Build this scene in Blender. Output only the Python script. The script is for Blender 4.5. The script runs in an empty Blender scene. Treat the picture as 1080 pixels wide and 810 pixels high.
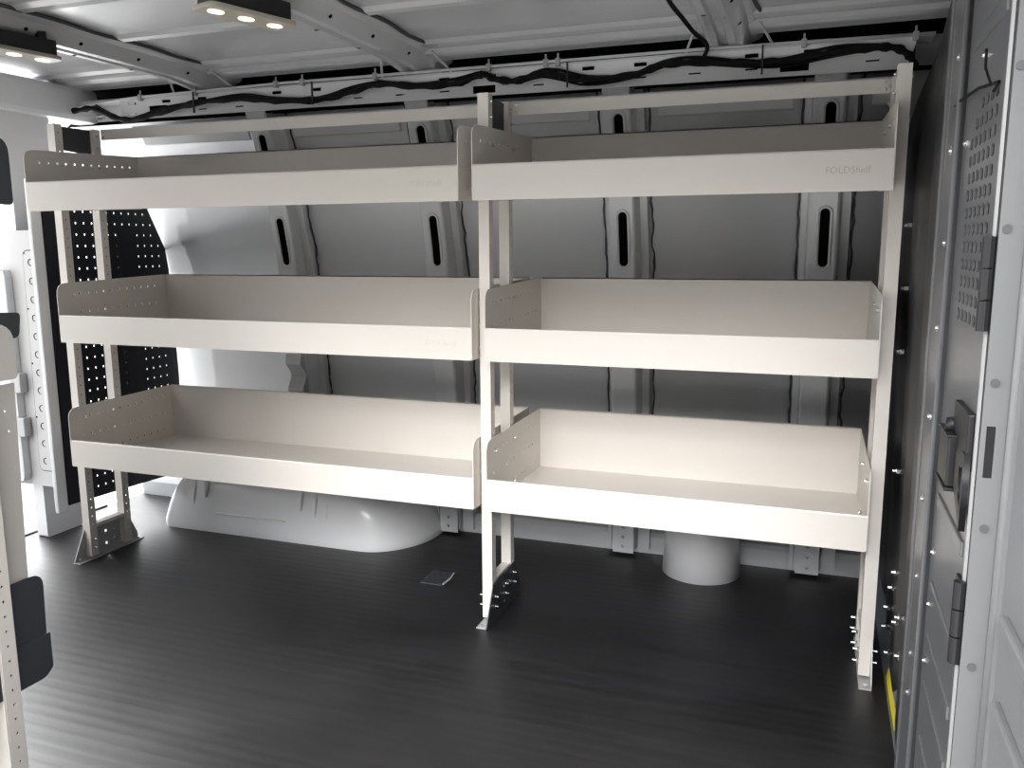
import bpy, bmesh, math, random
from mathutils import Vector, Matrix
random.seed(7)
C = bpy.context.scene.collection
R = math.radians
# ------------------------------------------------------------------ camera, world, light
cam = bpy.data.cameras.new('camera')
co = bpy.data.objects.new('camera', cam); C.objects.link(co)
cam.sensor_fit = 'HORIZONTAL'; cam.sensor_width = 36.0; cam.lens = 886.28/1080*36.0
cam.clip_start = 0.02
_y, _p, _r = 0.3462, -0.1626, -0.0047
fw = Vector((-math.sin(_y)*math.cos(_p), math.cos(_y)*math.cos(_p), math.sin(_p)))
rt = Vector((math.cos(_y), math.sin(_y), 0)); up = rt.cross(fw)
rt2 = rt*math.cos(_r)+up*math.sin(_r); up2 = -rt*math.sin(_r)+up*math.cos(_r)
M = Matrix((rt2, up2, -fw)).transposed().to_4x4(); M.translation = (0.8239, -2.0698, 1.068)
co.matrix_world = M
bpy.context.scene.camera = co
w = bpy.data.worlds.new('overcast'); bpy.context.scene.world = w; w.use_nodes = True
WN = w.node_tree.nodes; bg = WN['Background']
bg.inputs[0].default_value = (0.965, 0.985, 1.0, 1); bg.inputs[1].default_value = 2.9
sc = bpy.context.scene
sc.view_settings.view_transform = 'Standard'; sc.view_settings.look = 'None'
sc.view_settings.gamma = 1; sc.view_settings.use_curve_mapping = False
sc.view_settings.exposure = 0.42

def sun(name, energy, d, ang, col=(1, 1, 1)):
    l = bpy.data.lights.new(name, 'SUN'); l.energy = energy; l.angle = R(ang); l.color = col
    o = bpy.data.objects.new(name, l); C.objects.link(o)
    o.rotation_euler = Vector(d).to_track_quat('-Z', 'Y').to_euler(); return o
# high sun: it misses the load space and only lights the paving beside and behind the van
sun('sun', 4.0, (-0.30, -0.02, -1.0), 4)
# soft suns added to boost sky light through the side opening and rear doors
sun('soft_fill_side', 3.2, (-0.06, 1.0, -0.60), 30)
sun('soft_fill_rear', 4.0, (1.0, -0.42, -0.50), 35)

# ------------------------------------------------------------------ materials
def mat(name, col, rough=.5, metal=0, coat=0, spec=.5, noise=None, bump=None, emit=None):
    m = bpy.data.materials.new(name); m.use_nodes = True
    nt = m.node_tree; b = nt.nodes['Principled BSDF']
    b.inputs['Base Color'].default_value = (*col, 1); b.inputs['Roughness'].default_value = rough
    b.inputs['Metallic'].default_value = metal; b.inputs['Coat Weight'].default_value = coat
    b.inputs['Coat Roughness'].default_value = .12
    b.inputs['Specular IOR Level'].default_value = spec
    tc = nt.nodes.new('ShaderNodeTexCoord')
    if noise:
        sc_, amt = noise
        n = nt.nodes.new('ShaderNodeTexNoise'); n.inputs['Scale'].default_value = sc_; n.inputs['Detail'].default_value = 5
        nt.links.new(tc.outputs['Object'], n.inputs['Vector'])
        mx = nt.nodes.new('ShaderNodeMix'); mx.data_type = 'RGBA'
        mx.inputs[6].default_value = (*[c*(1-amt) for c in col], 1); mx.inputs[7].default_value = (*[min(1, c*(1+amt)) for c in col], 1)
        nt.links.new(n.outputs['Fac'], mx.inputs[0]); nt.links.new(mx.outputs[2], b.inputs['Base Color'])
        mr = nt.nodes.new('ShaderNodeMapRange'); mr.inputs[3].default_value = max(0, rough-.05); mr.inputs[4].default_value = rough+.06
        nt.links.new(n.outputs['Fac'], mr.inputs[0]); nt.links.new(mr.outputs[0], b.inputs['Roughness'])
    if bump:
        bs, st = bump
        n2 = nt.nodes.new('ShaderNodeTexNoise'); n2.inputs['Scale'].default_value = bs; n2.inputs['Detail'].default_value = 3
        nt.links.new(tc.outputs['Object'], n2.inputs['Vector'])
        bp = nt.nodes.new('ShaderNodeBump'); bp.inputs['Strength'].default_value = st; bp.inputs['Distance'].default_value = .004
        nt.links.new(n2.outputs['Fac'], bp.inputs['Height']); nt.links.new(bp.outputs[0], b.inputs['Normal'])
    if emit:
        b.inputs['Emission Color'].default_value = (*emit[0], 1); b.inputs['Emission Strength'].default_value = emit[1]
    return m
M_white = mat('white_powder_coat', (.715, .67, .62), .42, noise=(6, .02), bump=(900, .06))
M_paint = mat('silver_grey_body_paint', (.64, .65, .67), .33, coat=.35, noise=(3, .05))
M_roof = mat('roof_silver_paint', (.56, .565, .58), .22, coat=.5, noise=(2, .04))
M_arch = mat('wheel_arch_paint', (.80, .80, .81), .3, coat=.4, noise=(4, .03))
M_post = mat('darkened_silver_paint', (.205, .207, .212), .42, coat=.1)  # silver paint darkened to offset strong outside light on post and panel
M_light = mat('pale_door_lining', (.55, .545, .54), .4)
M_dark = mat('near_black_panel', (.016, .0165, .019), .42, spec=.4)  # near-black, far darker than the grey of the bulkhead door
M_part = mat('partition_grey_metal', (.12, .122, .128), .36, metal=.0, coat=.15, noise=(5, .06))
M_black = mat('black_plastic', (.012, .012, .014), .45)
M_mesh = mat('black_perforated_steel', (.008, .009, .013), .6, spec=.25)
M_cav = mat('painted_cavity_shade', (.008, .008, .009), .95, spec=0)  # near-black colour painting the shade in holes, recesses and backing sheets
M_steel = mat('zinc_bolts', (.75, .75, .75), .25, metal=1)
M_galv = mat('foot_plate_metal', (.40, .40, .40), .4, metal=.15)
M_charc = mat('charcoal_drawer', (.035, .038, .045), .5)
M_beige = mat('beige_powder_coat', (.50, .47, .44), .5)
M_cable = mat('black_cable_loom', (.003, .003, .0035), .7, spec=.25, bump=(300, .8))
M_seal = mat('dark_seam_sealer', (.06, .065, .075), .6)
M_yellow = mat('yellow_label', (.85, .70, .02), .5)
M_logo = mat('embossed_lettering', (.52, .50, .47), .45)
M_hem = mat('bare_hinge_steel', (.55, .52, .45), .4, metal=.8, noise=(120, .5))
M_ledlens = mat('lamp_lens', (.42, .38, .33), .3)
M_led = mat('warm_lamp_glow', (1, .85, .6), .4, emit=((1, .80, .52), 3.0))
M_pave = mat('pavement', (.50, .49, .47), .9, noise=(3, .12))
M_thresh = mat('sill_plate_grey', (.16, .165, .175), .45)

def floor_material():
    m = bpy.data.materials.new('ribbed_black_rubber'); m.use_nodes = True
    nt = m.node_tree; b = nt.nodes['Principled BSDF']; N = nt.nodes.new; K = nt.links.new
    tc = N('ShaderNodeTexCoord')
    mp = N('ShaderNodeMapping'); mp.inputs['Scale'].default_value = (1.2, 14, 1); K(tc.outputs['Object'], mp.inputs['Vector'])
    n1 = N('ShaderNodeTexNoise'); n1.inputs['Scale'].default_value = 2.2; n1.inputs['Detail'].default_value = 8; n1.inputs['Roughness'].default_value = .65
    K(mp.outputs[0], n1.inputs['Vector'])
    n3 = N('ShaderNodeTexNoise'); n3.inputs['Scale'].default_value = 2.5; n3.inputs['Detail'].default_value = 4
    K(tc.outputs['Object'], n3.inputs['Vector'])
    mul = N('ShaderNodeMath'); mul.operation = 'MULTIPLY'; K(n1.outputs['Fac'], mul.inputs[0]); K(n3.outputs['Fac'], mul.inputs[1])
    cr = N('ShaderNodeValToRGB'); cr.color_ramp.elements[0].position = .12; cr.color_ramp.elements[0].color = (.003, .003, .004, 1)
    cr.color_ramp.elements[1].position = .5; cr.color_ramp.elements[1].color = (.018, .017, .020, 1)
    K(mul.outputs[0], cr.inputs[0]); K(cr.outputs[0], b.inputs['Base Color'])
    mr = N('ShaderNodeMapRange'); mr.inputs[1].default_value = .1; mr.inputs[2].default_value = .5; mr.inputs[3].default_value = .40; mr.inputs[4].default_value = .56
    K(mul.outputs[0], mr.inputs[0]); K(mr.outputs[0], b.inputs['Roughness'])
    b.inputs['Specular IOR Level'].default_value = .7
    m2 = N('ShaderNodeMapping'); m2.inputs['Scale'].default_value = (.25, 38, 1); K(tc.outputs['Object'], m2.inputs['Vector'])
    n4 = N('ShaderNodeTexNoise'); n4.inputs['Scale'].default_value = 1.6; n4.inputs['Detail'].default_value = 3; K(m2.outputs[0], n4.inputs['Vector'])
    w2 = N('ShaderNodeTexWave'); w2.bands_direction = 'Y'; w2.inputs['Scale'].default_value = 9; w2.inputs['Distortion'].default_value = 0
    K(tc.outputs['Object'], w2.inputs['Vector'])
    ws = N('ShaderNodeMath'); ws.operation = 'MULTIPLY'; ws.inputs[1].default_value = .5; K(w2.outputs['Fac'], ws.inputs[0])
    ad = N('ShaderNodeMath'); ad.operation = 'ADD'; K(n4.outputs['Fac'], ad.inputs[0]); K(ws.outputs[0], ad.inputs[1])
    bp = N('ShaderNodeBump'); bp.inputs['Strength'].default_value = .2; bp.inputs['Distance'].default_value = .002
    K(ad.outputs[0], bp.inputs['Height']); K(bp.outputs[0], b.inputs['Normal'])
    return m
M_floor = floor_material()

# ------------------------------------------------------------------ mesh helpers
def link(name, me, m, parent=None, smooth=False):
    o = bpy.data.objects.new(name, me); C.objects.link(o)
    if m is not None:
        me.materials.clear()
        me.materials.append(m)
    if parent: o.parent = parent
    if smooth:
        for p in me.polygons: p.use_smooth = True
    return o
def newbm(): return bmesh.new()
def obj(name, bm, m, parent=None, smooth=False):
    bmesh.ops.recalc_face_normals(bm, faces=bm.faces)
    me = bpy.data.meshes.new(name); bm.to_mesh(me); bm.free()
    return link(name, me, m, parent, smooth)
def obj_each(name, bm, m, parent=None, smooth=False, gap=.0012):
    """links every separate piece of bm as an object of its own"""
    bm.verts.index_update(); bm.verts.ensure_lookup_table(); seen = set(); isl = []
    for v in bm.verts:
        if v.index in seen: continue
        st = [v]; seen.add(v.index); comp = []
        while st:
            a = st.pop(); comp.append(a)
            for e in a.link_edges:
                b = e.other_vert(a)
                if b.index not in seen: seen.add(b.index); st.append(b)
        isl.append(comp)
    bb = [[list(map(min, zip(*[v.co for v in c]))), list(map(max, zip(*[v.co for v in c]))), c] for c in isl]
    ch = True
    while ch:
        ch = False
        for i in range(len(bb)):
            for j in range(i+1, len(bb)):
                if all(bb[i][0][k]-gap <= bb[j][1][k] and bb[j][0][k]-gap <= bb[i][1][k] for k in range(3)):
                    A, B = bb[i], bb[j]
                    bb[i] = [[min(p, q) for p, q in zip(A[0], B[0])], [max(p, q) for p, q in zip(A[1], B[1])], A[2]+B[2]]
                    bb.pop(j); ch = True; break
            if ch: break
    out = []
    for _, _, c in bb:
        nb = bmesh.new(); mp = {v: nb.verts.new(v.co) for v in c}
        for f in {f for v in c for f in v.link_faces}: nb.faces.new([mp[v] for v in f.verts])
        out.append(obj(name, nb, m, parent, smooth))
    bm.free(); return out
def bx(bm, x0, x1, y0, y1, z0, z1, bev=0):
    r = bmesh.ops.create_cube(bm, size=1, matrix=Matrix.Translation(((x0+x1)/2, (y0+y1)/2, (z0+z1)/2)) @ Matrix.Diagonal((abs(x1-x0), abs(y1-y0), abs(z1-z0), 1)))
    if bev:
        es = {e for v in r['verts'] for e in v.link_edges}
        bmesh.ops.bevel(bm, geom=list(es), offset=bev, segments=2, affect='EDGES', profile=.6)
def cyl(bm, p, axis, r, h, seg=12, r2=None):
    q = Vector(axis).to_track_quat('Z', 'Y').to_matrix().to_4x4()
    bmesh.ops.create_cone(bm, cap_ends=True, segments=seg, radius1=r, radius2=r if r2 is None else r2, depth=h,
                          matrix=Matrix.Translation(Vector(p)+Vector(axis).normalized()*h/2) @ q)
def tube(bm, pts, r, seg=8):
    pts = [Vector(p) for p in pts]; rings = []
    for i, p in enumerate(pts):
        d = (pts[min(i+1, len(pts)-1)]-pts[max(i-1, 0)]).normalized()
        a = d.cross(Vector((0, 0, 1)))
        if a.length < 1e-3: a = d.cross(Vector((0, 1, 0)))
        a.normalize(); b = d.cross(a)
        rr = r[i] if isinstance(r, (list, tuple)) else r
        rings.append([bm.verts.new(p+(a*math.cos(t)+b*math.sin(t))*rr) for t in [2*math.pi*k/seg for k in range(seg)]])
    for i in range(len(rings)-1):
        for k in range(seg): bm.faces.new((rings[i][k], rings[i][(k+1) % seg], rings[i+1][(k+1) % seg], rings[i+1][k]))
    bm.faces.new(rings[0]); bm.faces.new(rings[-1])
def smooth_pts(pts, n=4):
    P = [Vector(p) for p in pts]; out = []
    for i in range(len(P)-1):
        p0, p1, p2, p3 = P[max(i-1, 0)], P[i], P[i+1], P[min(i+2, len(P)-1)]
        for k in range(n):
            t = k/n
            out.append(.5*((2*p1)+(p2-p0)*t+(2*p0-5*p1+4*p2-p3)*t*t+(-p0+3*p1-3*p2+p3)*t**3))
    out.append(P[-1]); return out
def smooth_pts_2(p): return [(v.x, v.y) for v in smooth_pts([(a, b, 0) for a, b in p], 3)]
def extrude_x(bm, prof, x0, x1, closed=True):
    """profile of (y,z) points swept along x"""
    a = [bm.verts.new((x0, y, z)) for y, z in prof]; b = [bm.verts.new((x1, y, z)) for y, z in prof]
    n = len(prof)
    for i in range(n if closed else n-1):
        j = (i+1) % n; bm.faces.new((a[i], a[j], b[j], b[i]))
    if closed: bm.faces.new(a); bm.faces.new(b)
def rounded(pts, rad, seg=5):
    """rounds polygon corners; rad per point (0 = sharp)"""
    out = []; n = len(pts)
    for i, p in enumerate(pts):
        r = rad[i] if isinstance(rad, (list, tuple)) else rad
        p = Vector(p)
        if r <= 0: out.append(tuple(p)); continue
        a = (Vector(pts[i-1])-p); b = (Vector(pts[(i+1) % n])-p)
        a = p+a.normalized()*min(r, a.length*.49); b = p+b.normalized()*min(r, b.length*.49)
        for k in range(seg+1):
            t = k/seg; out.append(tuple((1-t)**2*a+2*t*(1-t)*p+t*t*b))
    return out
def circ(c, r, n=8, ph=0): return [(c[0]+r*math.cos(2*math.pi*k/n+ph), c[1]+r*math.sin(2*math.pi*k/n+ph)) for k in range(n)]
def pill(c, w_, h_, n=6):
    r = w_/2; out = []
    for k in range(n+1): t = math.pi*k/n; out.append((c[0]+r*math.cos(t), c[1]+h_/2-r+r*math.sin(t)))
    for k in range(n+1): t = math.pi+math.pi*k/n; out.append((c[0]+r*math.cos(t), c[1]-h_/2+r+r*math.sin(t)))
    return out
def plate_mesh(outline, holes, t, mx, bevel=0):
    cu = bpy.data.curves.new('tmp', 'CURVE'); cu.dimensions = '2D'; cu.fill_mode = 'BOTH'; cu.extrude = t/2
    if bevel: cu.bevel_depth = bevel; cu.bevel_resolution = 1; cu.offset = -bevel
    for poly in [outline]+list(holes):
        s = cu.splines.new('POLY'); s.points.add(len(poly)-1); s.use_cyclic_u = True
        for i, (a, b) in enumerate(poly): s.points[i].co = (a, b, 0, 1)
    o = bpy.data.objects.new('tmp', cu); C.objects.link(o)
    def area(p): return abs(sum(p[i-1][0]*p[i][1]-p[i][0]*p[i-1][1] for i in range(len(p))))/2
    want = area(outline)-sum(area(h) for h in holes)
    dg = bpy.context.evaluated_depsgraph_get(); dg.update()
    me = bpy.data.meshes.new_from_object(o.evaluated_get(dg), depsgraph=dg)
    for attempt in range(8):
        got = sum(p.area for p in me.polygons if p.normal.z > .9)
        if abs(got-want) < .01*want or bevel: break
        for si, (sp, poly) in enumerate(zip(cu.splines, [outline]+list(holes))):
            for i, (a, b) in enumerate(poly):
                j = 0 if si == 0 else 1.2e-4
                sp.points[i].co = (a+random.uniform(-j, j), b+random.uniform(-j, j), 0, 1)
        cu.update_tag(); dg = bpy.context.evaluated_depsgraph_get(); dg.update()
        me = bpy.data.meshes.new_from_object(o.evaluated_get(dg), depsgraph=dg)
    else: print('PLATE FILL FAILED', got, want)
    bpy.data.objects.remove(o); bpy.data.curves.remove(cu)
    me.transform(mx); return me
# plane maps: local (a,b) -> world
def MYZ(x): return Matrix(((0, 0, 1, x), (1, 0, 0, 0), (0, 1, 0, 0), (0, 0, 0, 1)))      # (y,z) on plane x
def MXZ(y): return Matrix(((1, 0, 0, 0), (0, 0, -1, y), (0, 1, 0, 0), (0, 0, 0, 1)))     # (x,z) on plane y
def MXY(z): return Matrix(((1, 0, 0, 0), (0, 1, 0, 0), (0, 0, 1, z), (0, 0, 0, 1)))
def plate(name, outline, holes, t, mx, m, parent=None, bevel=0):
    return link(name, plate_mesh(outline, holes, t, mx, bevel), m, parent)
def thing(name, label, cat, loc=(0, 0, 0), group=None):
    o = bpy.data.objects.new(name, None); C.objects.link(o); o.empty_display_size = .05
    o.location = loc; o['label'] = label; o['category'] = cat
    if group: o['group'] = group
    return o
def tag(o, label, cat, group=None):
    o['label'] = label; o['category'] = cat
    if group: o['group'] = group
    return o
def struct(o, label=None):
    o['kind'] = 'structure'
    if label: o['label'] = label
    return o
def interp(tab, z):
    if z <= tab[0][0]: return tab[0][1]
    for (a, b), (c, d) in zip(tab, tab[1:]):
        if z <= c: return b+(d-b)*(z-a)/(c-a)
    return tab[-1][1]
def curve_tab(tab, n=4):
    return [(p.x, p.y) for p in smooth_pts([(a, b, 0) for a, b in tab], n)]

# ------------------------------------------------------------------ the van shell
XR, XB = -1.93, 1.30            # rear end and front end of the load floor
bm = newbm(); bx(bm, XR, 1.06, -1.30, .80, -.03, 0)
struct(obj('floor', bm, M_floor), 'black ribbed rubber load floor')
bm = newbm(); bx(bm, -9, 9, -12, 9, -.70, -.62)  # unseen paving, added to bounce light up into the van
struct(obj('ground', bm, M_pave), 'pavement outside the van')
SK = curve_tab([(0, .775), (.3, .79), (.6, .775), (1.0, .725), (1.1, .70), (1.3, .645), (1.48, .585), (1.62, .53)], 3)
bm = newbm(); bx(bm, -9, 9, -8.4, -8, -.62, 3.2)  # unseen wall added behind the camera to hold back low light
struct(obj('wall_light_blocker', bm, mat('far_light_blocker', (.10, .10, .10), .9)), 'dark wall added out of view to block low sky light')
bm = newbm(); bx(bm, 3.4, 3.8, -8.0, -2.2, -.62, 4.2)  # unseen side wall added to darken shelf faces turned right
struct(obj('wall_light_blocker', bm, mat('side_light_blocker', (.06, .06, .06), .9)), 'dark wall added out of view at the right to block sky light')
def skin(z): return interp(SK, z)
# side wall skin with recessed panel creases
bm = newbm()
prof = [(skin(z), z) for z, _ in SK]
outer = [(y+.012, z) for y, z in reversed(prof)]
extrude_x(bm, prof+outer, XR-.02, XB)
struct(obj('wall_back', bm, M_paint, smooth=False))
for p in bpy.data.objects['wall_back'].data.polygons: p.use_smooth = abs(p.normal.x) < .5
# upper stepped recess frames between the ribs (pressed creases)
RIBS = [-1.05, -.43, .232, .836]
ii = 1
edges_x = [(-1.62, -1.14), (-.955, -.53), (-.335, .13), (.345, .735), (.945, 1.02)]
bm = newbm()
for a, b in edges_x:
    z0, z1 = 1.395, 1.455
    for (x0, x1, za, zb) in ((a, b, z0, z0+.012), (a, b, z1, z1+.030)):
        pr = [(skin(za)-.001, za), (skin(za)-.014, za+.003), (skin(zb)-.014, zb-.003), (skin(zb)-.001, zb)]
        extrude_x(bm, pr, x0, x1)
struct(obj('trim_1', bm, M_paint), 'pressed creases high on the side wall')

# roof: long pressed beads running fore and aft
rp = [(-1.30, 1.60), (-1.15, 1.66), (-1.0, 1.678)]
for yc in (-.66, -.335, .0):
    rp += [(yc-.035, 1.68), (yc-.018, 1.671), (yc+.006, 1.669), (yc+.03, 1.68)]
rp += [(.26, 1.68), (.33, 1.677), (.345, 1.668), (.40, 1.667), (.415, 1.656), (.475, 1.652), (.49, 1.650), (.50, 1.665)]
bm = newbm(); extrude_x(bm, rp+[(y, z+.012) for y, z in reversed(rp)], XR-.02, XB)
struct(obj('ceiling', bm, M_roof), 'silver roof skin with long pressed beads')
bm = newbm(); cp = [(.475, 1.664), (.50, 1.668), (.60, 1.668), (.64, 1.62), (.60, 1.56), (.53, 1.53)]  # near-black sheet paints in the shade above the rail
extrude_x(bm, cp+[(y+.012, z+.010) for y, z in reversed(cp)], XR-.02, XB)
struct(obj('trim_20', bm, M_cav), 'sheet coloured black for the shade between roof skin and roof-edge rail')

# roof cross beams
def roof_beam(x0, x1, k, cablegap=False):
    prof = [(0, 1.679), (.012, 1.676), (.03, 1.640), (.045, 1.632), (.062, 1.632), (.068, 1.642), (.086, 1.642), (.092, 1.631), (.112, 1.632), (.150, 1.664), (.165, 1.669), (.180, 1.679)]
    wdt = x1-x0; s = wdt/.180
    ys = [-1.22+i*.06 for i in range(30)]
    ys = [y for y in ys if y < .55]+[.56]
    bm = newbm(); rings = []
    for y in ys:
        droop = -.0-.035*max(0, (y-.30)/.26)**1.6
        lower = [(x0+a*s, y, z+droop*(1 if z < 1.66 else .6)) for a, z in prof]
        upper = [(x1, y, 1.69), (x0, y, 1.69)]
        rings.append([bm.verts.new(p) for p in lower+upper])
    n = len(rings[0])
    for i in range(len(rings)-1):
        for j in range(n): bm.faces.new((rings[i][j], rings[i][(j+1) % n], rings[i+1][(j+1) % n], rings[i+1][j]))
    bm.faces.new(rings[0]); bm.faces.new(rings[-1])
    o = struct(obj('trim_%d' % k, bm, M_roof), 'pressed roof cross beam')
    # small access holes
    hb = newbm()
    for y in (-1.0, -.72, -.5, -.28, -.1, .12, .34):
        cyl(hb, (x0+.130*s, y, 1.6475), (.65, 0, -.76), .0055, .003, 10)
        bx(hb, x0+.048*s, x0+.060*s, y+.05, y+.054, 1.6305, 1.633)
        bx(hb, x0+.095*s, x0+.106*s, y+.09, y+.094, 1.6315, 1.634)
    obj_each('beam_hole', hb, M_cav, o)
    # sealer line where the skin meets the beam
    sb = newbm()
    pts = [(x1+.003+.007*math.sin(y*19), y, 1.674) for y in [-1.2+i*.05 for i in range(33)]]
    tube(sb, pts, .0055, 6)
    obj_each('sealer_line', sb, M_seal, o)
    # outrigger gussets at the wall end
    gb = newbm()
    for xx, s2 in ((x0, -1), (x1, 1)):
        tube(gb, [(xx, .40, 1.66), (xx+s2*.035, .47, 1.61)], .004, 6)
    obj_each('gusset', gb, M_roof, o)
    return o
roof_beam(-1.335, -1.145, 2); roof_beam(-.50, -.325, 3); roof_beam(.475, .645, 4)

# wall ribs with pressed pill-shaped openings
RF = [(0, .705), (.30, .715), (.57, .69), (1.0, .638), (1.1, .62), (1.3, .57), (1.48, .515), (1.60, .47)]
RFc = curve_tab(RF, 3)
def rib(xc, k, foot=True):
    zs = [0.02+i*.05 for i in range(32)]
    bm = newbm(); rings = []
    for z in zs:
        f = interp(RFc, z); s = skin(z)+.004
        pr_ = [(-.072, s), (-.068, s-.012), (-.050, s-.014), (-.044, f+.004), (-.038, f), (.034, f), (.040, f+.004), (.048, s-.030), (.072, s-.030), (.078, s)]
        rings.append([bm.verts.new((xc+a, y, z)) for a, y in pr_])
    n = len(rings[0])
    for i in range(len(rings)-1):
        for j in range(n): bm.faces.new((rings[i][j], rings[i][(j+1) % n], rings[i+1][(j+1) % n], rings[i+1][j]))
    bm.faces.new(rings[0]); bm.faces.new(rings[-1])
    o = struct(obj('trim_%d' % k, bm, M_paint), 'pressed wall rib with long rounded openings')
    o.data.materials.append(M_cav)
    # cut the openings
    for zc, h in ((1.088, .175), (1.425, .075)):
        f = interp(RFc, zc); sl = (interp(RFc, zc+.05)-interp(RFc, zc-.05))/.1
        me = plate_mesh(pill((0, 0), .028, h), [], .05, Matrix.Identity(4))
        me.materials.clear(); me.materials.append(M_cav)
        ang = math.atan(-sl)
        # local: x->x, y->along the rib, z->into
        zl = Vector((0, sl, 1)).normalized(); nn = Vector((1, 0, 0)).cross(zl)
        mx = Matrix((Vector((1, 0, 0)), zl, nn)).transposed().to_4x4(); mx.translation = (xc+.002, f, zc)
        co_ = bpy.data.objects.new('cut', me); co_.matrix_world = mx; C.objects.link(co_)
        md = o.modifiers.new('b', 'BOOLEAN'); md.object = co_; md.operation = 'DIFFERENCE'; md.solver = 'EXACT'
        dg = bpy.context.evaluated_depsgraph_get(); dg.update()
        nm = bpy.data.meshes.new_from_object(o.evaluated_get(dg), depsgraph=dg)
        o.modifiers.clear(); o.data = nm; bpy.data.objects.remove(co_)
        rb = newbm()
        pp = [mx @ Vector((a, b, -.0015*(1 if nn.y > 0 else -1))) for a, b in pill((0, 0), .038, h+.012, 8)]
        tube(rb, pp+[pp[0], pp[1]], .0036, 8)
        obj('opening_rim', rb, M_paint, o, True)
    # sealer
    sb = newbm()
    for off, amp in ((-.074, .002), (.083, .004)):
        pts = []
        for i in range(60):
            z = .15+i*.0235
            pts.append((xc+off+amp*(random.random()-.5)*2, skin(z)-.002, z))
        tube(sb, pts, [.0025+.002*random.random() for _ in pts], 6)
    obj_each('sealer_line', sb, M_seal, o)
    # floor foot: a bracket with three holes
    me = plate_mesh([(xc-.032, .012), (xc+.040, .012), (xc+.040, .17), (xc-.032, .17)], [circ((xc+.004, z), .006) for z in (.035, .07, .105, .14)], .004, MXZ(.694))
    link('foot_bracket', me, M_paint, o)
    fb = newbm()
    bx(fb, xc-.052, xc-.040, .70, .77, .02, .20); bx(fb, xc+.05, xc+.09, .72, .77, .02, .22)
    obj_each('foot_flange', fb, M_paint, o)
    return o
for i, x in enumerate(RIBS): rib(x, 5+i)

# lower sill along the wall
bm = newbm(); extrude_x(bm, [(.775, 0), (.745, 0.0), (.742, .06), (.750, .075), (.775, .085)], -1.92, 1.05)
struct(obj('trim_9', bm, M_paint), 'lower side sill')
# curled bracket halfway down the first rib
bm = newbm(); cb = [(.665, .50), (.640, .52), (.655, .55), (.668, .575), (.655, .60), (.632, .625), (.640, .66), (.640, .70)]
cb = [(y+.02, z) for y, z in smooth_pts_2(cb)]
extrude_x(bm, cb+[(y+.004, z) for y, z in reversed(cb)], -1.085, -1.018)
struct(obj('trim_21', bm, M_paint, smooth=False), 'curled bracket on the first wall rib')
# cantrail: inner panel along the roof edge with slots and windows
slots = []
x = -1.72
while x < 1.02:
    slots.append([(x, 1.579), (x+.037, 1.579), (x+.037, 1.590), (x, 1.590)])
    slots.append([(x+.002, 1.546), (x+.036, 1.546), (x+.036, 1.5505), (x+.002, 1.5505)])
    x += .155
wins = [[(a, 1.535), (a+.075, 1.535), (a+.075, 1.558), (a, 1.558)] for a in (-.21, .70)]
wins += [[(-1.47, 1.556), (-1.39, 1.556), (-1.39, 1.572), (-1.47, 1.572)]]
def clash(s): return any(s[0][0] < w_[1][0]+.02 and s[1][0] > w_[0][0]-.02 and s[0][1] < w_[2][1]+.006 and s[2][1] > w_[0][1]-.006 for w_ in wins)
slots = [s for s in slots if not clash(s)]
me = plate_mesh([(-1.60, 1.530), (-.15, 1.527), (-.149, 1.527), (.62, 1.524), (1.02, 1.522), (1.04, 1.60), (-1.60, 1.60)], slots+wins, .003, MXZ(.452))
rail = struct(link('trim_10', me, M_arch), 'slotted roof-edge rail behind the cable loom')
bm = newbm(); bx(bm, -1.78, 1.08, .452, .54, 1.600, 1.606); bx(bm, -1.60, 1.04, .50, .58, 1.508, 1.514)
obj_each('rail_flange', bm, M_paint, rail)
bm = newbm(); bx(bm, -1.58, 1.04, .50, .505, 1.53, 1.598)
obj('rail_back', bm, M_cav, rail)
bm = newbm(); tube(bm, [(-1.86, .445, 1.590), (-1.5, .445, 1.604), (-.9, .445, 1.612), (-.2, .445, 1.611), (.5, .445, 1.611), (1.08, .445, 1.604)], .0045, 8)
rod = tag(obj('conduit_rod', bm, M_paint, smooth=True), 'thin grey conduit rod clipped along the top of the roof-edge rail', 'conduit')
for i, (x, z) in enumerate([(-1.50, 1.604), (-1.258, 1.607), (-.924, 1.612), (-.82, 1.612), (-.546, 1.612), (-.154, 1.611), (.029, 1.611), (.067, 1.611), (.76, 1.608), (1.034, 1.604)]):
    bm = newbm(); bx(bm, x-.007, x+.007, .437, .453, z-.014, z+.008, .002); cyl(bm, (x, .445, z+.006), (0, 0, 1), .003, .016, 8)
    obj('rod_clip', bm, M_galv, rod)

# cable loom
H = [(-1.958, 1.541), (-1.875, 1.564), (-1.768, 1.572), (-1.70, 1.572), (-1.606, 1.536), (-1.529, 1.525), (-1.399, 1.543), (-1.232, 1.567), (-1.053, 1.569), (-.92, 1.555), (-.755, 1.547), (-.629, 1.564), (-.524, 1.582), (-.391, 1.566), (-.26, 1.565), (-.172, 1.586), (-.128, 1.570), (-.058, 1.560), (.017, 1.575), (.076, 1.567), (.163, 1.547), (.29, 1.552), (.385, 1.573), (.478, 1.573), (.619, 1.562), (.718, 1.560), (.838, 1.572), (.93, 1.576), (.985, 1.572), (1.02, 1.55), (1.035, 1.52)]
bm = newbm()
pts = smooth_pts([(x, .428, z) for x, z in H], 5)
tube(bm, pts, [.0095+.0025*math.sin(i*1.7)+.0015*random.random() for i in range(len(pts))], 8)
pts2 = smooth_pts([(x, .436, z+.010+.006*math.sin(x*17)) for x, z in H[3:]], 4)
tube(bm, pts2, .0045, 6)
pts3 = smooth_pts([(x, .430, z-.008-.005*math.sin(x*11)) for x, z in H[16:]], 4)
tube(bm, pts3, .004, 6)
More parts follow.
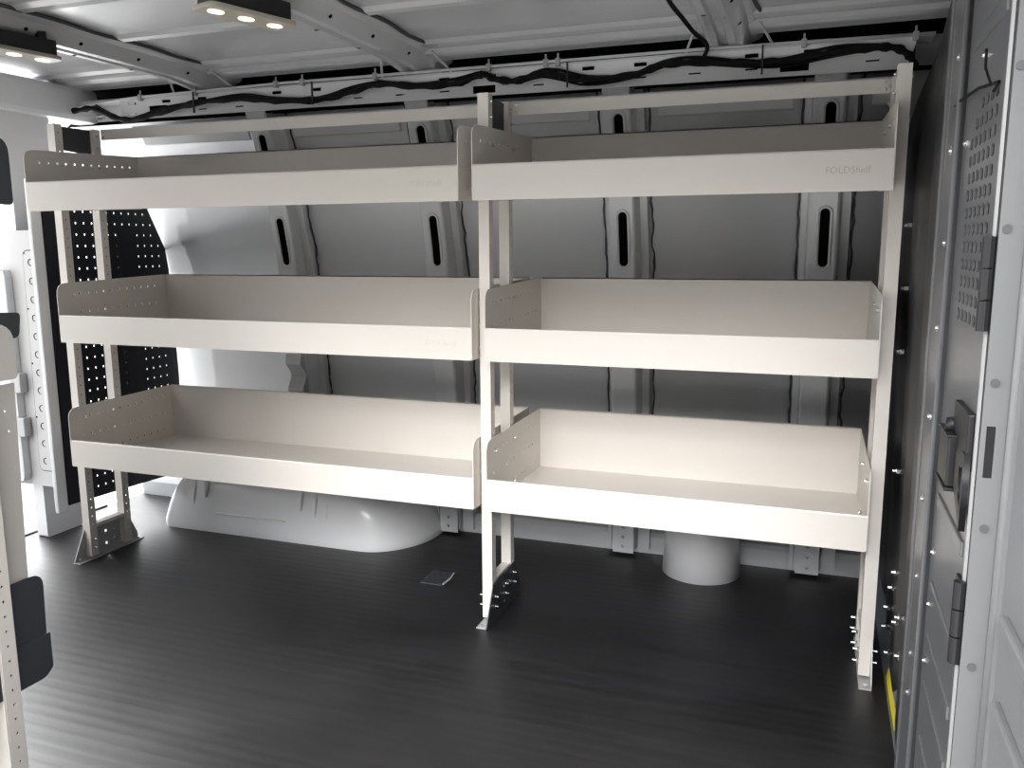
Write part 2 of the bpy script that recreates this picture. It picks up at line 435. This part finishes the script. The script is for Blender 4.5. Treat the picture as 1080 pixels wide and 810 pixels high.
loom = tag(obj('cable_loom', bm, M_cable, smooth=True), 'black taped cable loom snaking along the rail under the roof edge', 'cable')
for x, z0, z1 in ((-1.242, 1.53, 1.60), (-.764, 1.53, 1.603), (.105, 1.528, 1.60), (.655, 1.526, 1.603)):
    bm = newbm(); bx(bm, x-.0025, x+.0025, .411, .416, z0, z1)
    obj('cable_tie', bm, M_black, loom)
bm = newbm()
tube(bm, smooth_pts([(.455, -.10, 1.655), (.452, .12, 1.655), (.462, .25, 1.65), (.475, .36, 1.64), (.505, .42, 1.615), (.495, .432, 1.585), (.49, .43, 1.57)], 5), .006, 8)
tag(obj('roof_cable', bm, M_cable, smooth=True), 'black cable running down beside the third roof beam into the loom', 'cable')

# ------------------------------------------------------------------ bulkhead (right) and its door
XW = curve_tab([(0, 1.052), (.15, 1.050), (.7, 1.037), (1.16, 1.02), (1.36, 1.037), (1.55, 1.09), (1.70, 1.155)], 3)
def bulk_x(y, z):
    t = max(0, min(1, (y+.345)/.80)); return 1.03*(1-t)+interp(XW, z)*t
zs = [0+i*.07 for i in range(25)]; ys = [-.345+i*.0575 for i in range(22)]
bm = newbm(); grid = []
for z in zs:
    row = []
    for y in ys:
        x = bulk_x(y, z)
        # two vertical pressed flutes
        for yc in (-.12, .16, .40): x += .012*math.exp(-((y-yc)/.035)**2)
        row.append(bm.verts.new((x, y, z)))
    grid.append(row)
for i in range(len(zs)-1):
    for j in range(len(ys)-1): bm.faces.new((grid[i][j], grid[i][j+1], grid[i+1][j+1], grid[i+1][j]))
ex = bmesh.ops.extrude_face_region(bm, geom=bm.faces[:])
for v in ex['geom']:
    if isinstance(v, bmesh.types.BMVert): v.co.x += .012
wr = struct(obj('wall_right', bm, M_dark, smooth=True), 'near-black bulkhead panel')
bm = newbm()
for y, z in [(.153, 1.113), (.156, .964), (.204, .805), (.158, .512), (.096, .232), (.221, .129), (-.075, .216), (-.205, .196), (.119, .05), (.259, .059), (.02, .30), (-.15, .26)]:
    x = bulk_x(y, z); cyl(bm, (x+.004, y, z), (-1, 0, 0), .005, .016, 8); cyl(bm, (x+.004, y, z), (-1, 0, 0), .0085, .008, 6)
obj_each('bulkhead_bolt', bm, M_steel, wr)
# grey angle at the foot of the bulkhead
bm = newbm(); ex_pts = [(1.030, 0.0), (1.056, 0.0), (1.052, .075), (1.046, .075)]
a = [bm.verts.new((x, -.36, z)) for x, z in ex_pts]; b = [bm.verts.new((x+.004, .60, z)) for x, z in ex_pts]
for i in range(4): bm.faces.new((a[i], a[(i+1) % 4], b[(i+1) % 4], b[i]))
bm.faces.new(a); bm.faces.new(b)
struct(obj('baseboard_right', bm, M_thresh), 'grey kick angle along the bulkhead foot')
bm = newbm()
v = [bm.verts.new(p) for p in ((1.0337, -.195, .014), (1.0337, .055, .014), (1.0385, .055, .038), (1.0385, -.195, .038), (1.0357, -.195, .0135), (1.0357, .055, .0135), (1.0405, .055, .0375), (1.0405, -.195, .0375))]
for f in ((0, 1, 2, 3), (7, 6, 5, 4), (0, 4, 5, 1), (1, 5, 6, 2), (2, 6, 7, 3), (3, 7, 4, 0)): bm.faces.new([v[i] for i in f])
tag(obj('warning_label', bm, M_yellow), 'yellow warning sticker on the kick angle beside the floor', 'sticker')

# door leaf in the bulkhead
bm = newbm()
D = struct(link('door_1', bpy.data.meshes.new('door_1'), None), 'grey swing door of the bulkhead')
bx(bm, 1.022, 1.036, -.53, -.345, .02, 1.62, .003)          # flat strip with screws
obj('hinge_post', bm, M_part, D)
bm = newbm()
bx(bm, 1.016, 1.024, -.552, -.535, .02, 1.62, .003); bx(bm, 1.018, 1.026, -.39, -.375, .02, 1.62, .003)
obj_each('post_ridge', bm, M_part, D)
# leaf with grille slots
holes = []
for r_ in range(13):
    zc = 1.262-r_*.0248
    for c_ in range(6):
        yc = -.640-.034*c_
        if r_ < 2 and c_ < 2-r_: continue
        holes.append([(yc-.0125, zc-.006), (yc-.004, zc-.0095), (yc+.0115, zc-.006), (yc+.0125, zc+.006), (yc+.004, zc+.0095), (yc-.0115, zc+.006)])
me = plate_mesh([(-.862, .03), (-.555, .03), (-.555, 1.60), (-.862, 1.60)], holes, .003, MYZ(1.030))
leaf = link('door_panel', me, M_part, D)
bm = newbm(); bx(bm, 1.045, 1.05, -.862, -.555, .03, 1.60); obj('panel_backing', bm, M_cav, D)
bm = newbm()
for z in (.15, .235, .335, .42, .51, .66, 1.36, 1.45): 
    bx(bm, 1.0245, 1.031, -.845, -.60, z-.011, z+.011, .003)
obj_each('pressed_bar', bm, M_part, D)
bm = newbm(); bx(bm, 1.0275, 1.0315, -.866, -.861, .03, 1.60)
obj('edge_strip', bm, M_galv, D)
bm = newbm(); bx(bm, 1.032, 1.05, -.874, -.864, .0, 1.62)
obj('edge_seal', bm, M_black, D)
for z0, z1 in ((.958, 1.078), (.508, .625)):
    bm = newbm()
    nk = 3
    for k in range(nk):
        cyl(bm, (1.025, -.868, z0+(z1-z0)*k/nk+.001), (0, 0, 1), .0085, (z1-z0)/nk-.002, 12)
    bx(bm, 1.0235, 1.029, -.868, -.838, z0, z1, .001)
    obj('hinge', bm, M_black, D)
for z0, z1 in ((1.19, 1.43), (.20, .52)):
    bm = newbm()
    k = z0
    while k < z1: cyl(bm, (1.025, -.415, k), (0, 0, 1), .0035, .0085, 8); k += .010
    obj_each('piano_hinge', bm, M_hem, D)
bm = newbm()
for y, z in [(-.50, 1.362), (-.49, 1.218), (-.475, .48), (-.47, .329), (-.473, .772), (-.470, .623), (-.470, .252), (-.49, .928), (-.50, 1.07)]:
    cyl(bm, (1.023, y, z), (-1, 0, 0), .008, .003, 12); cyl(bm, (1.020, y, z), (-1, 0, 0), .005, .003, 10, .003)
for y, z in [(-.60, 1.218), (-.600, .57), (-.60, .48), (-.60, .38), (-.712, 1.323)]:
    cyl(bm, (1.030, y, z), (-1, 0, 0), .007, .004, 12); cyl(bm, (1.026, y, z), (-1, 0, 0), .004, .004, 10, .002)
obj_each('door_screw', bm, M_steel, D)
bm = newbm(); tube(bm, [(1.026, -.42, 1.293), (1.020, -.55, 1.288), (1.020, -.72, 1.279), (1.026, -.83, 1.268), (1.026, -.80, 1.262)], .0022, 6); tube(bm, [(1.022, -.80, 1.27), (1.018, -.775, 1.295), (1.018, -.77, 1.32)], .0018, 6)
obj('wire_tie', bm, M_cable, D)
# latch
bm = newbm(); bx(bm, 1.020, 1.0295, -.855, -.735, .770, .848, .003)
lt = obj('door_latch', bm, M_black, D)
bm = newbm(); bx(bm, 1.010, 1.029, -.775, -.690, .728, .800, .003); bx(bm, 1.008, 1.029, -.778, -.687, .722, .727, .001); bx(bm, 1.008, 1.029, -.778, -.687, .799, .803, .001)
obj('latch_case', bm, M_black, lt)
bm = newbm(); cyl(bm, (1.019, -.735, .802), (0, 0, 1), .011, .018, 20, .008); obj('latch_knob', bm, M_black, lt, True)
bm = newbm(); me = plate_mesh([(-.858, .69), (-.79, .735), (-.79, .785), (-.835, .795), (-.858, .795)], [[(-.85, .72), (-.825, .735), (-.825, .77), (-.85, .775)]], .008, MYZ(1.022)); bm.free()
link('latch_lever', me, M_black, lt)
# door post facing the opening
me = plate_mesh([(1.030, -.02), (1.062, -.02), (1.066, 1.66), (1.034, 1.66)],
                [[(1.038, .770), (1.0485, .770), (1.0485, .838), (1.038, .838)]], .004, MXZ(-.874))
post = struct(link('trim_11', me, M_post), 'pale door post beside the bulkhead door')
bm = newbm(); bx(bm, 1.036, 1.058, -.866, -.862, -.02, 1.66); obj('post_backing', bm, M_cav, post)
bm = newbm(); cyl(bm, (1.064, -.884, -.02), (.0025, 0, 1), .007, 1.68, 12); obj('post_bead', bm, M_post, post, True)
bm = newbm()
for x, z in ((1.040, 1.278), (1.041, 1.086), (1.043, .894), (1.045, .702), (1.045, .509)):
    cyl(bm, (x, -.874, z), (0, -1, 0), .0055, .004, 14)
obj_each('post_screw', bm, M_part, post)
bm = newbm()
g = [(1.062, -.885), (1.067, -.90), (1.068, -1.28), (1.08, -1.28), (1.08, -.885)]
a = [bm.verts.new((x, y, -.05)) for x, y in g]; b = [bm.verts.new((x+.004, y, 1.66)) for x, y in g]
for i in range(5): bm.faces.new((a[i], a[(i+1) % 5], b[(i+1) % 5], b[i]))
bm.faces.new(a); bm.faces.new(b)
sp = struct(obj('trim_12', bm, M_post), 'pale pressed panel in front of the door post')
bm = newbm()
for z in (.60, .485, .37, .25):
    bx(bm, 1.058, 1.071, -1.16, -.935, z-.012, z+.012, .004)
obj_each('pressed_bar', bm, M_post, sp)
bm = newbm()
for z in (.95, .89): 
    cyl(bm, (1.071, -.985, z), (-1, 0, 0), .022, .0035, 20)
obj_each('panel_opening', bm, M_cav, sp)

# near side of the van behind the photographer's side (walls around the sliding-door opening)
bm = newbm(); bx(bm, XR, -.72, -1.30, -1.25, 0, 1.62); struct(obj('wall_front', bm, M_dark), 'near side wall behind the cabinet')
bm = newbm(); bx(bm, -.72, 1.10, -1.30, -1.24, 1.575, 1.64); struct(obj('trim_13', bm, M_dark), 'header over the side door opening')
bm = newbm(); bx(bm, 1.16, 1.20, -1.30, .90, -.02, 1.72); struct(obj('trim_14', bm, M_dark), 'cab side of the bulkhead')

# ------------------------------------------------------------------ rear end
bm = newbm(); bx(bm, -2.45, XR, -1.25, .62, -.035, -.006, .004); struct(obj('trim_15', bm, M_thresh), 'rear sill plate')
bm = newbm(); bx(bm, XR-.012, XR+.004, -1.2, .55, -.02, .006, .003); struct(obj('trim_16', bm, M_black), 'black edge strip of the floor mat at the rear')
# perforated panel
X = -1.68
out = [(.145, .150), (.74, .128), (.742, .55), (.725, .98), (.712, 1.065), (.632, 1.215), (.632, 1.245), (.145, 1.235)]
hs = []
for r_ in range(26):
    for c_ in range(16):
        y = .135+c_*.036; z = .185+r_*.0405
        lim = .70 if z < 1.05 else .70-(z-1.05)*.55
        if y > lim or y < .19: continue
        if .46 < y < .54 and z < 1.13: continue
        hs.append(circ((y, z), .0047, 4, math.pi/4))
pp = thing('perforated_panel', 'black perforated steel panel standing at the rear end of the shelving', 'panel', (X, .42, .13))
me = plate_mesh(out, hs, .003, MYZ(X)); me.transform(Matrix.Translation((-X, -.42, -.13)))
link('perforated_sheet', me, M_mesh, pp)
bm = newbm(); bx(bm, -.012, .004, -.277, -.269, .02, 1.10); bx(bm, -.05, .002, .05, .115, .02, .98)
obj_each('folded_edge', bm, M_mesh, pp)
# door frame and lining beside it
bm = newbm(); bx(bm, -1.700, -1.682, .100, .143, .13, 1.30, .004)
fr = struct(obj('trim_17', bm, M_paint), 'grey upright frame beside the perforated panel')
me = plate_mesh(rounded([(.175, .0), (.335, .0), (.345, 1.60), (-.30, 1.60), (-.30, 1.50), (.165, 1.47)], [.01, .01, .01, .01, .01, .10], 8), [], .05, MYZ(-1.86))
struct(link('trim_18', me, M_arch), 'pale curved rear door pillar')
bm = newbm(); bx(bm, -1.90, -1.80, -1.2, .55, 1.535, 1.66, .02); struct(obj('trim_19', bm, M_arch), 'rear roof header')
lin = thing('door_lining', 'pale rear door lining panel with a column of round knock-outs', 'door lining', (-1.90, .135, .2))
LT = Matrix.Translation((1.90, -.135, -.2))
me = plate_mesh(rounded([(-2.25, .215), (-1.712, .215), (-1.694, 1.13), (-2.25, 1.13)], .008), [], .006, MXZ(.139)); me.transform(LT)
link('lining_sheet', me, M_light, lin)
me = plate_mesh(rounded([(-1.792, .275), (-1.718, .275), (-1.700, 1.06), (-1.775, 1.06)], .022), [], .0025, MXZ(.1345)); me.transform(LT)
link('cover_strip', me, M_light, lin)
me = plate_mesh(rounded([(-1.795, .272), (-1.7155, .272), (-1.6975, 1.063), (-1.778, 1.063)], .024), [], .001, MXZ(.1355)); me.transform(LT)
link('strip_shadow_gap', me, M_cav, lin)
bm = newbm()
for k in range(12):
    z = 1.020-k*.0645; xk = -1.752+.018*(z-.66)/.76*1.0+1.90
    for t in range(7):
        a0 = R(70+t*30); a1 = R(70+(t+1)*30)
        tube(bm, [(xk+.010*math.cos(a0), -.0022, z-.2+.011*math.sin(a0)), (xk+.010*math.cos(a1), -.0022, z-.2+.011*math.sin(a1))], .0014, 5)
    if k % 3 == 0:
        for dx in (-.026, .026): cyl(bm, (xk+dx, -.0015, z-.168), (0, -1, 0), .003, .002, 8)
obj_each('knock_out', bm, M_cav, lin)
bm = newbm()
for z in (.40, .24):
    bx(bm, .035, .085, -.03, 0, z-.04, z+.03, .004)
obj_each('strap_bracket', bm, M_galv, lin)
bm = newbm(); bx(bm, -.16, .06, -.012, 0.002, 0.03, .80, .03); obj('grab_recess', bm, M_paint, lin)

# ------------------------------------------------------------------ wheel arch and filler cover
def loft_arch():
    bm = newbm(); rings = []
    # outline (half capsule against the wall) shrinking with height
    def outline(ins, n=10):
        x0, x1, yf, yb, r = -1.535+ins*1.0, -.46-ins*1.1, .425+ins*.55, .80, .20
        P_ = [(x0, yb)]
        r0 = .055+ins*.3
        for k in range(n+1):
            t = math.pi+math.pi/2*k/n; P_.append((x0+r0+r0*math.cos(t), yf+r0+r0*math.sin(t)))
        for k in range(1, 8): P_.append((x0+r0+(x1-r-x0-r0)*k/8, yf))
        for k in range(n+1):
            t = -math.pi/2+math.pi/2*k/n; P_.append((x1-r+r*math.cos(t), yf+r*1.3+r*1.3*math.sin(t)))
        P_.append((x1, yb)); return P_
    lv = [(0, 0), (.02, -.004), (.05, .004), (.11, .018), (.17, .045), (.21, .085), (.235, .14), (.245, .21)]
    for z, ins in lv: rings.append([bm.verts.new((x, y, z)) for x, y in outline(ins)])
    n = len(rings[0])
    for i in range(len(rings)-1):
        for j in range(n-1): bm.faces.new((rings[i][j], rings[i][j+1], rings[i+1][j+1], rings[i+1][j]))
    bm.faces.new(rings[-1])
    # pressed creases
    for v in bm.verts:
        x, y, z = v.co
        if z > .10 and y < .62:
            for xc in (-1.40, -1.35, -.86, -.80, -.74, -.67): v.co.y += .0
    return bm
wa = obj('wheel_arch', loft_arch(), M_arch, smooth=True)
m = wa.modifiers.new('s', 'SUBSURF'); m.levels = 1; m.render_levels = 2
struct(wa, 'pale grey pressed wheel arch'); 
bm = newbm()
for xc, h in ((-1.375, .10), (-1.32, .13), (-.90, .12), (-.84, .10), (-.79, .07), (-.71, .06)):
    pts = [(xc+.012*k, .436+.026*(k/4)**2+.004, .235-(.235-h)*(1-k/4)) for k in range(5)]
    pts = [(xc-.010*k/4, .437+.0042*k*k/1.0, h+(.215-h)*k/4) for k in range(5)]
    tube(bm, pts, [.003, .008, .012, .014, .015], 8)
obj_each('pressed_crease', bm, M_arch, wa, True)
bm = newbm(); tube(bm, [(-1.30, .4335, .075), (-1.26, .431, .075), (-.98, .431, .075), (-.95, .4335, .074)], [.001, .005, .005, .001], 8)
obj('pressed_bead', bm, M_arch, wa, True)
bm = newbm()
cyl(bm, (.510, .645, 0), (0, 0, 1), .127, .30, 48, .112)
fc = obj('filler_cover', bm, M_arch, smooth=False)
for p in fc.data.polygons: p.use_smooth = abs(p.normal.z) < .6
tag(fc, 'pale round cover standing on the floor under the right shelves', 'cover')

# recessed floor ring plate
T = thing('floor_latch', 'small dark tie-down plate lying on the floor between the shelving feet', 'tie-down', (-.288, .295, 0))
bm = newbm(); bx(bm, -.040, .036, -.055, .055, 0, .004, .0015); obj('latch_plate', bm, M_charc, T)
bm = newbm()
for k in range(7): bx(bm, -.034, .030, -.045+k*.014, -.039+k*.014, .004, .0055)
obj_each('latch_rib', bm, M_black, T)
bm = newbm(); tube(bm, [(.036, .045, .005), (.044, .0, .006), (.040, -.05, .005)], .003, 6); obj('latch_ring', bm, M_galv, T)

# ------------------------------------------------------------------ shelves
LOGO = 'FOLD'
def text_mesh(s, size, ext):
    cu = bpy.data.curves.new('t', 'FONT'); cu.body = s; cu.size = size; cu.extrude = ext; cu.resolution_u = 2
    o = bpy.data.objects.new('t', cu); C.objects.link(o)
    dg = bpy.context.evaluated_depsgraph_get(); dg.update()
    me = bpy.data.meshes.new_from_object(o.evaluated_get(dg), depsgraph=dg)
    bpy.data.objects.remove(o); return me
LIPH, TH = .0885, .0022
def bolt(bm, p, axis, r=.0055, h=.005): cyl(bm, p, axis, r, h, 6); cyl(bm, Vector(p)+Vector(axis)*h*.6, axis, r*.55, h*1.1, 8)
def shelf(x0, x1, yf, z, depth, fh, bh, label, bolts, fl=.008):
    L = x1-x0
    t = thing('steel_shelf', label, 'shelf', (x0, yf, z), 'white steel shelves')
    # tray: floor, front lip and rolled hem
    bm = newbm()
    prof = [(0, 0), (0, LIPH-.004), (.002, LIPH), (.008, LIPH), (.010, LIPH-.004), (.010, LIPH-.012), (.006, LIPH-.012), (.006, .010), (.010, fl), (depth-.002, fl), (depth-.002, fl-.004), (.012, fl-.004), (.006, 0.0)]
    extrude_x(bm, prof, TH, L-TH)
    obj('tray', bm, M_white, t)
    bm = newbm(); bx(bm, TH, L-TH, depth-.003, depth, fl-.006, bh); bx(bm, TH, L-TH, depth-.003, depth+.008, bh-.003, bh)
    obj('back_panel', bm, M_white, t)
    rr = .035
    outl = rounded([(0.0005, 0), (0.0005, fh), (depth, bh), (depth, fl-.008)], [.004, rr, .004, 0])
    hs = []
    for (zz, n0) in ((fh-.038, 0), (fh-.100, 0), (.030, 0)):
        for k in range(12):
            y = .055+k*.034; hs.append(circ((y, zz+(bh-fh)*y/depth), .0036, 6))
    for xx in (TH/2, L-TH/2):
        me = plate_mesh(outl, hs, TH, MYZ(xx)); link('end_plate', me, M_white, t)
    bm = newbm()
    for (y, zz) in bolts:
        bolt(bm, (TH, y, zz), (1, 0, 0)); bolt(bm, (L-TH, y, zz), (-1, 0, 0))
    obj_each('bolt', bm, M_steel, t)
    # embossed lettering near the right end of the lip
    me = text_mesh('FOLDShelf', .0235, .0004); w_ = max(v.co.x for v in me.vertices)
    s = .092/w_
    me.transform(Matrix.Translation((L-.138, -.0004, .038)) @ Matrix(((s, 0, 0, 0), (0, 0, -1, 0), (0, .9, 0, 0), (0, 0, 0, 1))))
    link('lettering', me, M_logo if 'grey logo' in label else M_white, t)
    return t
LV = [(-.0764, 1.1813, .472, .187, .207), (0, .7646, .4897, .190, .205), (0, .3487, .4785, .194, .201)]
UN = [(-1.488, -.0368), (0.0, .967)]
names = [['top shelf of the left bay, long white steel tray below the cable loom', 'top shelf of the right bay, white steel tray with a grey logo on its lip'],
         ['middle shelf of the left bay, long white steel tray', 'middle shelf of the right bay, white steel tray'],
         ['bottom shelf of the left bay, long white steel tray above the wheel arch', 'bottom shelf of the right bay, white steel tray above the round cover']]
for l, (yf, z, dp, fh, bh) in enumerate(LV):
    yo = .064-yf; yr = .218-yf
    bl = [(yo, fh-.038), (yr, fh-.034), (yr, .03)]
    for u, (x0, x1) in enumerate(UN): shelf(x0, x1, yf, z, dp, fh, bh, names[l][u], bl, .032 if l == 0 else .008)

# ------------------------------------------------------------------ upright frames
def channel(xa, xb, y0, z0, z1, name, parent, m=M_white):
    """C-channel: plain front web, perforated flanges"""
    t_ = .0022; d = .030
    bm = newbm(); bx(bm, xa, xb, y0, y0+t_, z0, z1)
    o = obj(name, bm, m, parent)
    n = int((z1-z0-.03)/.0305)
    hs = [circ((y0+d*.52, z0+.02+k*.0305), .0032, 6) for k in range(n+1)]
    for xx in (xa+t_/2, xb-t_/2):
        me = plate_mesh([(y0+t_, z0), (y0+d, z0), (y0+d, z1), (y0+t_, z1)], hs, t_, MYZ(xx))
        link('perforated_flange', me, m, o)
    return o
def frame(xa, xb, label, side, px=None, pm=None):
    t = thing('upright_frame', label, 'upright frame', (xa, .05, 0), 'white shelving uprights')
    w_ = xb-xa; s = newbm
    top = 1.462
    channel(0, w_, 0, .012, top, 'front_upright', t); channel(0, w_, .155, .012, top, 'rear_upright', t)
    # dark joining plates, top and foot, on the side facing right (or left for the bulkhead end)
    xs = w_+.0025 if side > 0 else -.0025
    me = plate_mesh([(.004, top-.078), (.184, top-.086), (.184, top-.004), (.004, top-.004)], [], .003, MYZ(w_/2)); link('top_plate', me, M_galv if False else M_charc, t)
    foot = rounded([(-.050, 0), (-.050, .010), (.0, .110), (.03, .118), (.155, .118), (.19, .118), (.236, .02), (.236, 0)], [0, .004, .006, .01, 0, .006, .008, 0])
    me = plate_mesh(foot, [circ((-.03, .01), .003), circ((.09, .03), .006), circ((.09, .075), .006)], .003, MYZ(px)); link('foot_plate', me, pm, t)
    bm = newbm(); bx(bm, 0, w_, -.052, .240, 0, .004, .0015); obj('base_flange', bm, M_galv, t)
    bm = newbm(); bx(bm, .002, w_-.002, .03, .155, .110, .122); obj('cross_piece', bm, M_white, t)
    me = plate_mesh([(0, 0), (w_, 0), (w_, .0), (w_, .030), (w_/2+.006, .10), (w_/2-.006, .10), (0, .03)], [], .003, MXZ(-.006)) if False else None
    bm = newbm()
    sgn = 1 if side > 0 else -1; xf = w_ if side > 0 else 0
    for y, z in ((.012, .045), (.012, .075), (.10, .05), (.10, .08), (.168, .06), (.168, .09)):
        cyl(bm, (xf, y, z), (sgn, 0, 0), .0055, .005, 6); cyl(bm, (xf, y, z), (sgn, 0, 0), .0028, .014, 8)
    for z in (.045, .075): 
        cyl(bm, (0 if side > 0 else w_, .012, z), (-sgn, 0, 0), .0028, .012, 8)
    for z in (top-.02, top-.06):
        for y in (.012, .168): bolt(bm, (xf, y, z), (sgn, 0, 0), .005, .004)
    cyl(bm, (w_/2, -.040, .004), (0, 0, 1), .006, .005, 6); cyl(bm, (w_/2, .226, .004), (0, 0, 1), .006, .005, 6)
    obj_each('bolt', bm, M_steel, t)
    return t
frame(-1.5205, -1.4905, 'left upright frame, two white perforated posts in front of the black perforated panel', 1, .004, M_galv)
frame(-.0334, -.0034, 'middle upright frame of white perforated posts between the two bays of shelves', 1, .0315, M_charc)  # middle foot plate coloured near-black for the shade it stands in
frame(.9695, .9995, 'right upright frame, white posts standing next to the dark bulkhead', -1, .028, M_galv)
# tie bars
def tie(x0, x1, label):
    t = thing('tie_bar', label, 'tie bar', (x0, .238, 1.43), 'white tie bars')
    bm = newbm(); extrude_x(bm, [(0, 0), (0, .034), (.022, .036), (.022, .033), (.003, .031), (.003, 0)], 0, x1-x0); obj('bar', bm, M_white, t)
    bm = newbm()
    for x in (.012, x1-x0-.012):
        for z in (.009, .026): bolt(bm, (x, 0, z), (0, -1, 0), .004, .003)
    obj_each('bolt', bm, M_steel, t)
tie(-1.49, -.034, 'white tie bar across the top of the left bay')
tie(-.003, .969, 'white tie bar across the top of the right bay')

# ------------------------------------------------------------------ roof lamps
def lamp(x, y, ang, label):
    t = thing('roof_lamp', label, 'lamp', (x, y, 1.585), 'LED roof lamps'); t.rotation_euler = (0, 0, ang)
    out = rounded([(-.115, -.042), (.115, -.042), (.115, .042), (-.115, .042)], [.02, .02, .02, .02])
    # long axis along local x
    link('housing', plate_mesh(rounded([(-.105, -.034), (.105, -.034), (.105, .034), (-.105, .034)], .012), [], .040, MXY(.025)), M_black, t)
    bm = newbm()
    for xx in (-.07, .07): bx(bm, xx-.012, xx+.012, -.02, .02, .04, .090)
    obj_each('mounting_post', bm, M_black, t)
    link('lens', plate_mesh(out, [], .008, MXY(0), .001), M_ledlens, t)
    bm = newbm()
    for xx in (-.078, 0, .078): cyl(bm, (xx, 0, -.0045), (0, 0, -1), .019, .002, 20)
    bmesh.ops.scale(bm, vec=(1.0, .75, 1), verts=bm.verts)
    obj_each('bulb_window', bm, M_led, t)
    bm = newbm(); tube(bm, smooth_pts([(.09, .034, .05), (.125, .045, .03), (.13, .03, .01), (.118, .0, .008)]), .004, 6); obj('lamp_cable', bm, M_cable, t)
lamp(-.425, -.375, R(72), 'LED roof lamp with three warm windows next to the second roof beam')
lamp(-1.225, -.30, R(80), 'LED roof lamp at the left edge next to the first roof beam')

# ------------------------------------------------------------------ near cabinet at the left edge
N = thing('shelving_cabinet', 'beige end of the near-side shelving cabinet at the left edge of view', 'cabinet', (-.65, -1.0, 0))
def npl(name, outl, hs, x, m, t_=.003): 
    me = plate_mesh(outl, hs, t_, MYZ(x)); me.transform(Matrix.Translation((.65, 1.0, 0))); return link(name, me, m, N)
npl('perforated_post', [(-.980, 0), (-.947, 0), (-.947, 1.46), (-.980, 1.46)], [circ((-.9635, .03+k*.0305), .0032, 6) for k in range(46)], -.620, M_white)
npl('post_backing', [(-.978, 0), (-.950, 0), (-.950, 1.45), (-.978, 1.45)], [], -.6220, M_cav, .001)
bm = newbm(); bx(bm, -.005, .029, .017, .020, 0, 1.46); obj('post_web', bm, M_white, N)
npl('end_panel', rounded([(-1.22, .20), (-.905, .20), (-.884, .812), (-1.22, .80)], [0, .01, .004, 0]), [circ((-.91, .76), .003), circ((-.905, .72), .003)], -.631, M_beige)
npl('end_plate', rounded([(-1.22, .818), (-.882, .820), (-.884, .925), (-1.22, .955)], [0, .01, .035, 0]), [], -.622, M_beige)
npl('end_plate', rounded([(-1.22, 1.15), (-.848, 1.15), (-.848, 1.275), (-1.22, 1.29)], [0, .01, .03, 0]), [], -.630, M_charc)
npl('divider', rounded([(-1.22, .80), (-.862, .90), (-.855, .945), (-1.22, .97)], [0, .008, .01, 0]), [], -.632, M_charc)
npl('drawer_side', rounded([(-1.22, .215), (-.875, .215), (-.868, .42), (-1.22, .42)], [0, .02, .03, 0]), [], -.626, M_charc, .003)
npl('drawer_lip', rounded([(-1.22, .200), (-.885, .200), (-.866, .215), (-.866, .290), (-1.22, .290)], [0, .01, .004, .003, 0]), [], -.6235, M_charc, .003)
bm = newbm()
for z in (.22, .44, .66, .84, 1.10): bx(bm, -.80, .012, -.24, .10, z, z+.006)
bx(bm, -.80, -.794, -.24, .10, .2, 1.4)
obj_each('shelf_tray', bm, M_beige, N)
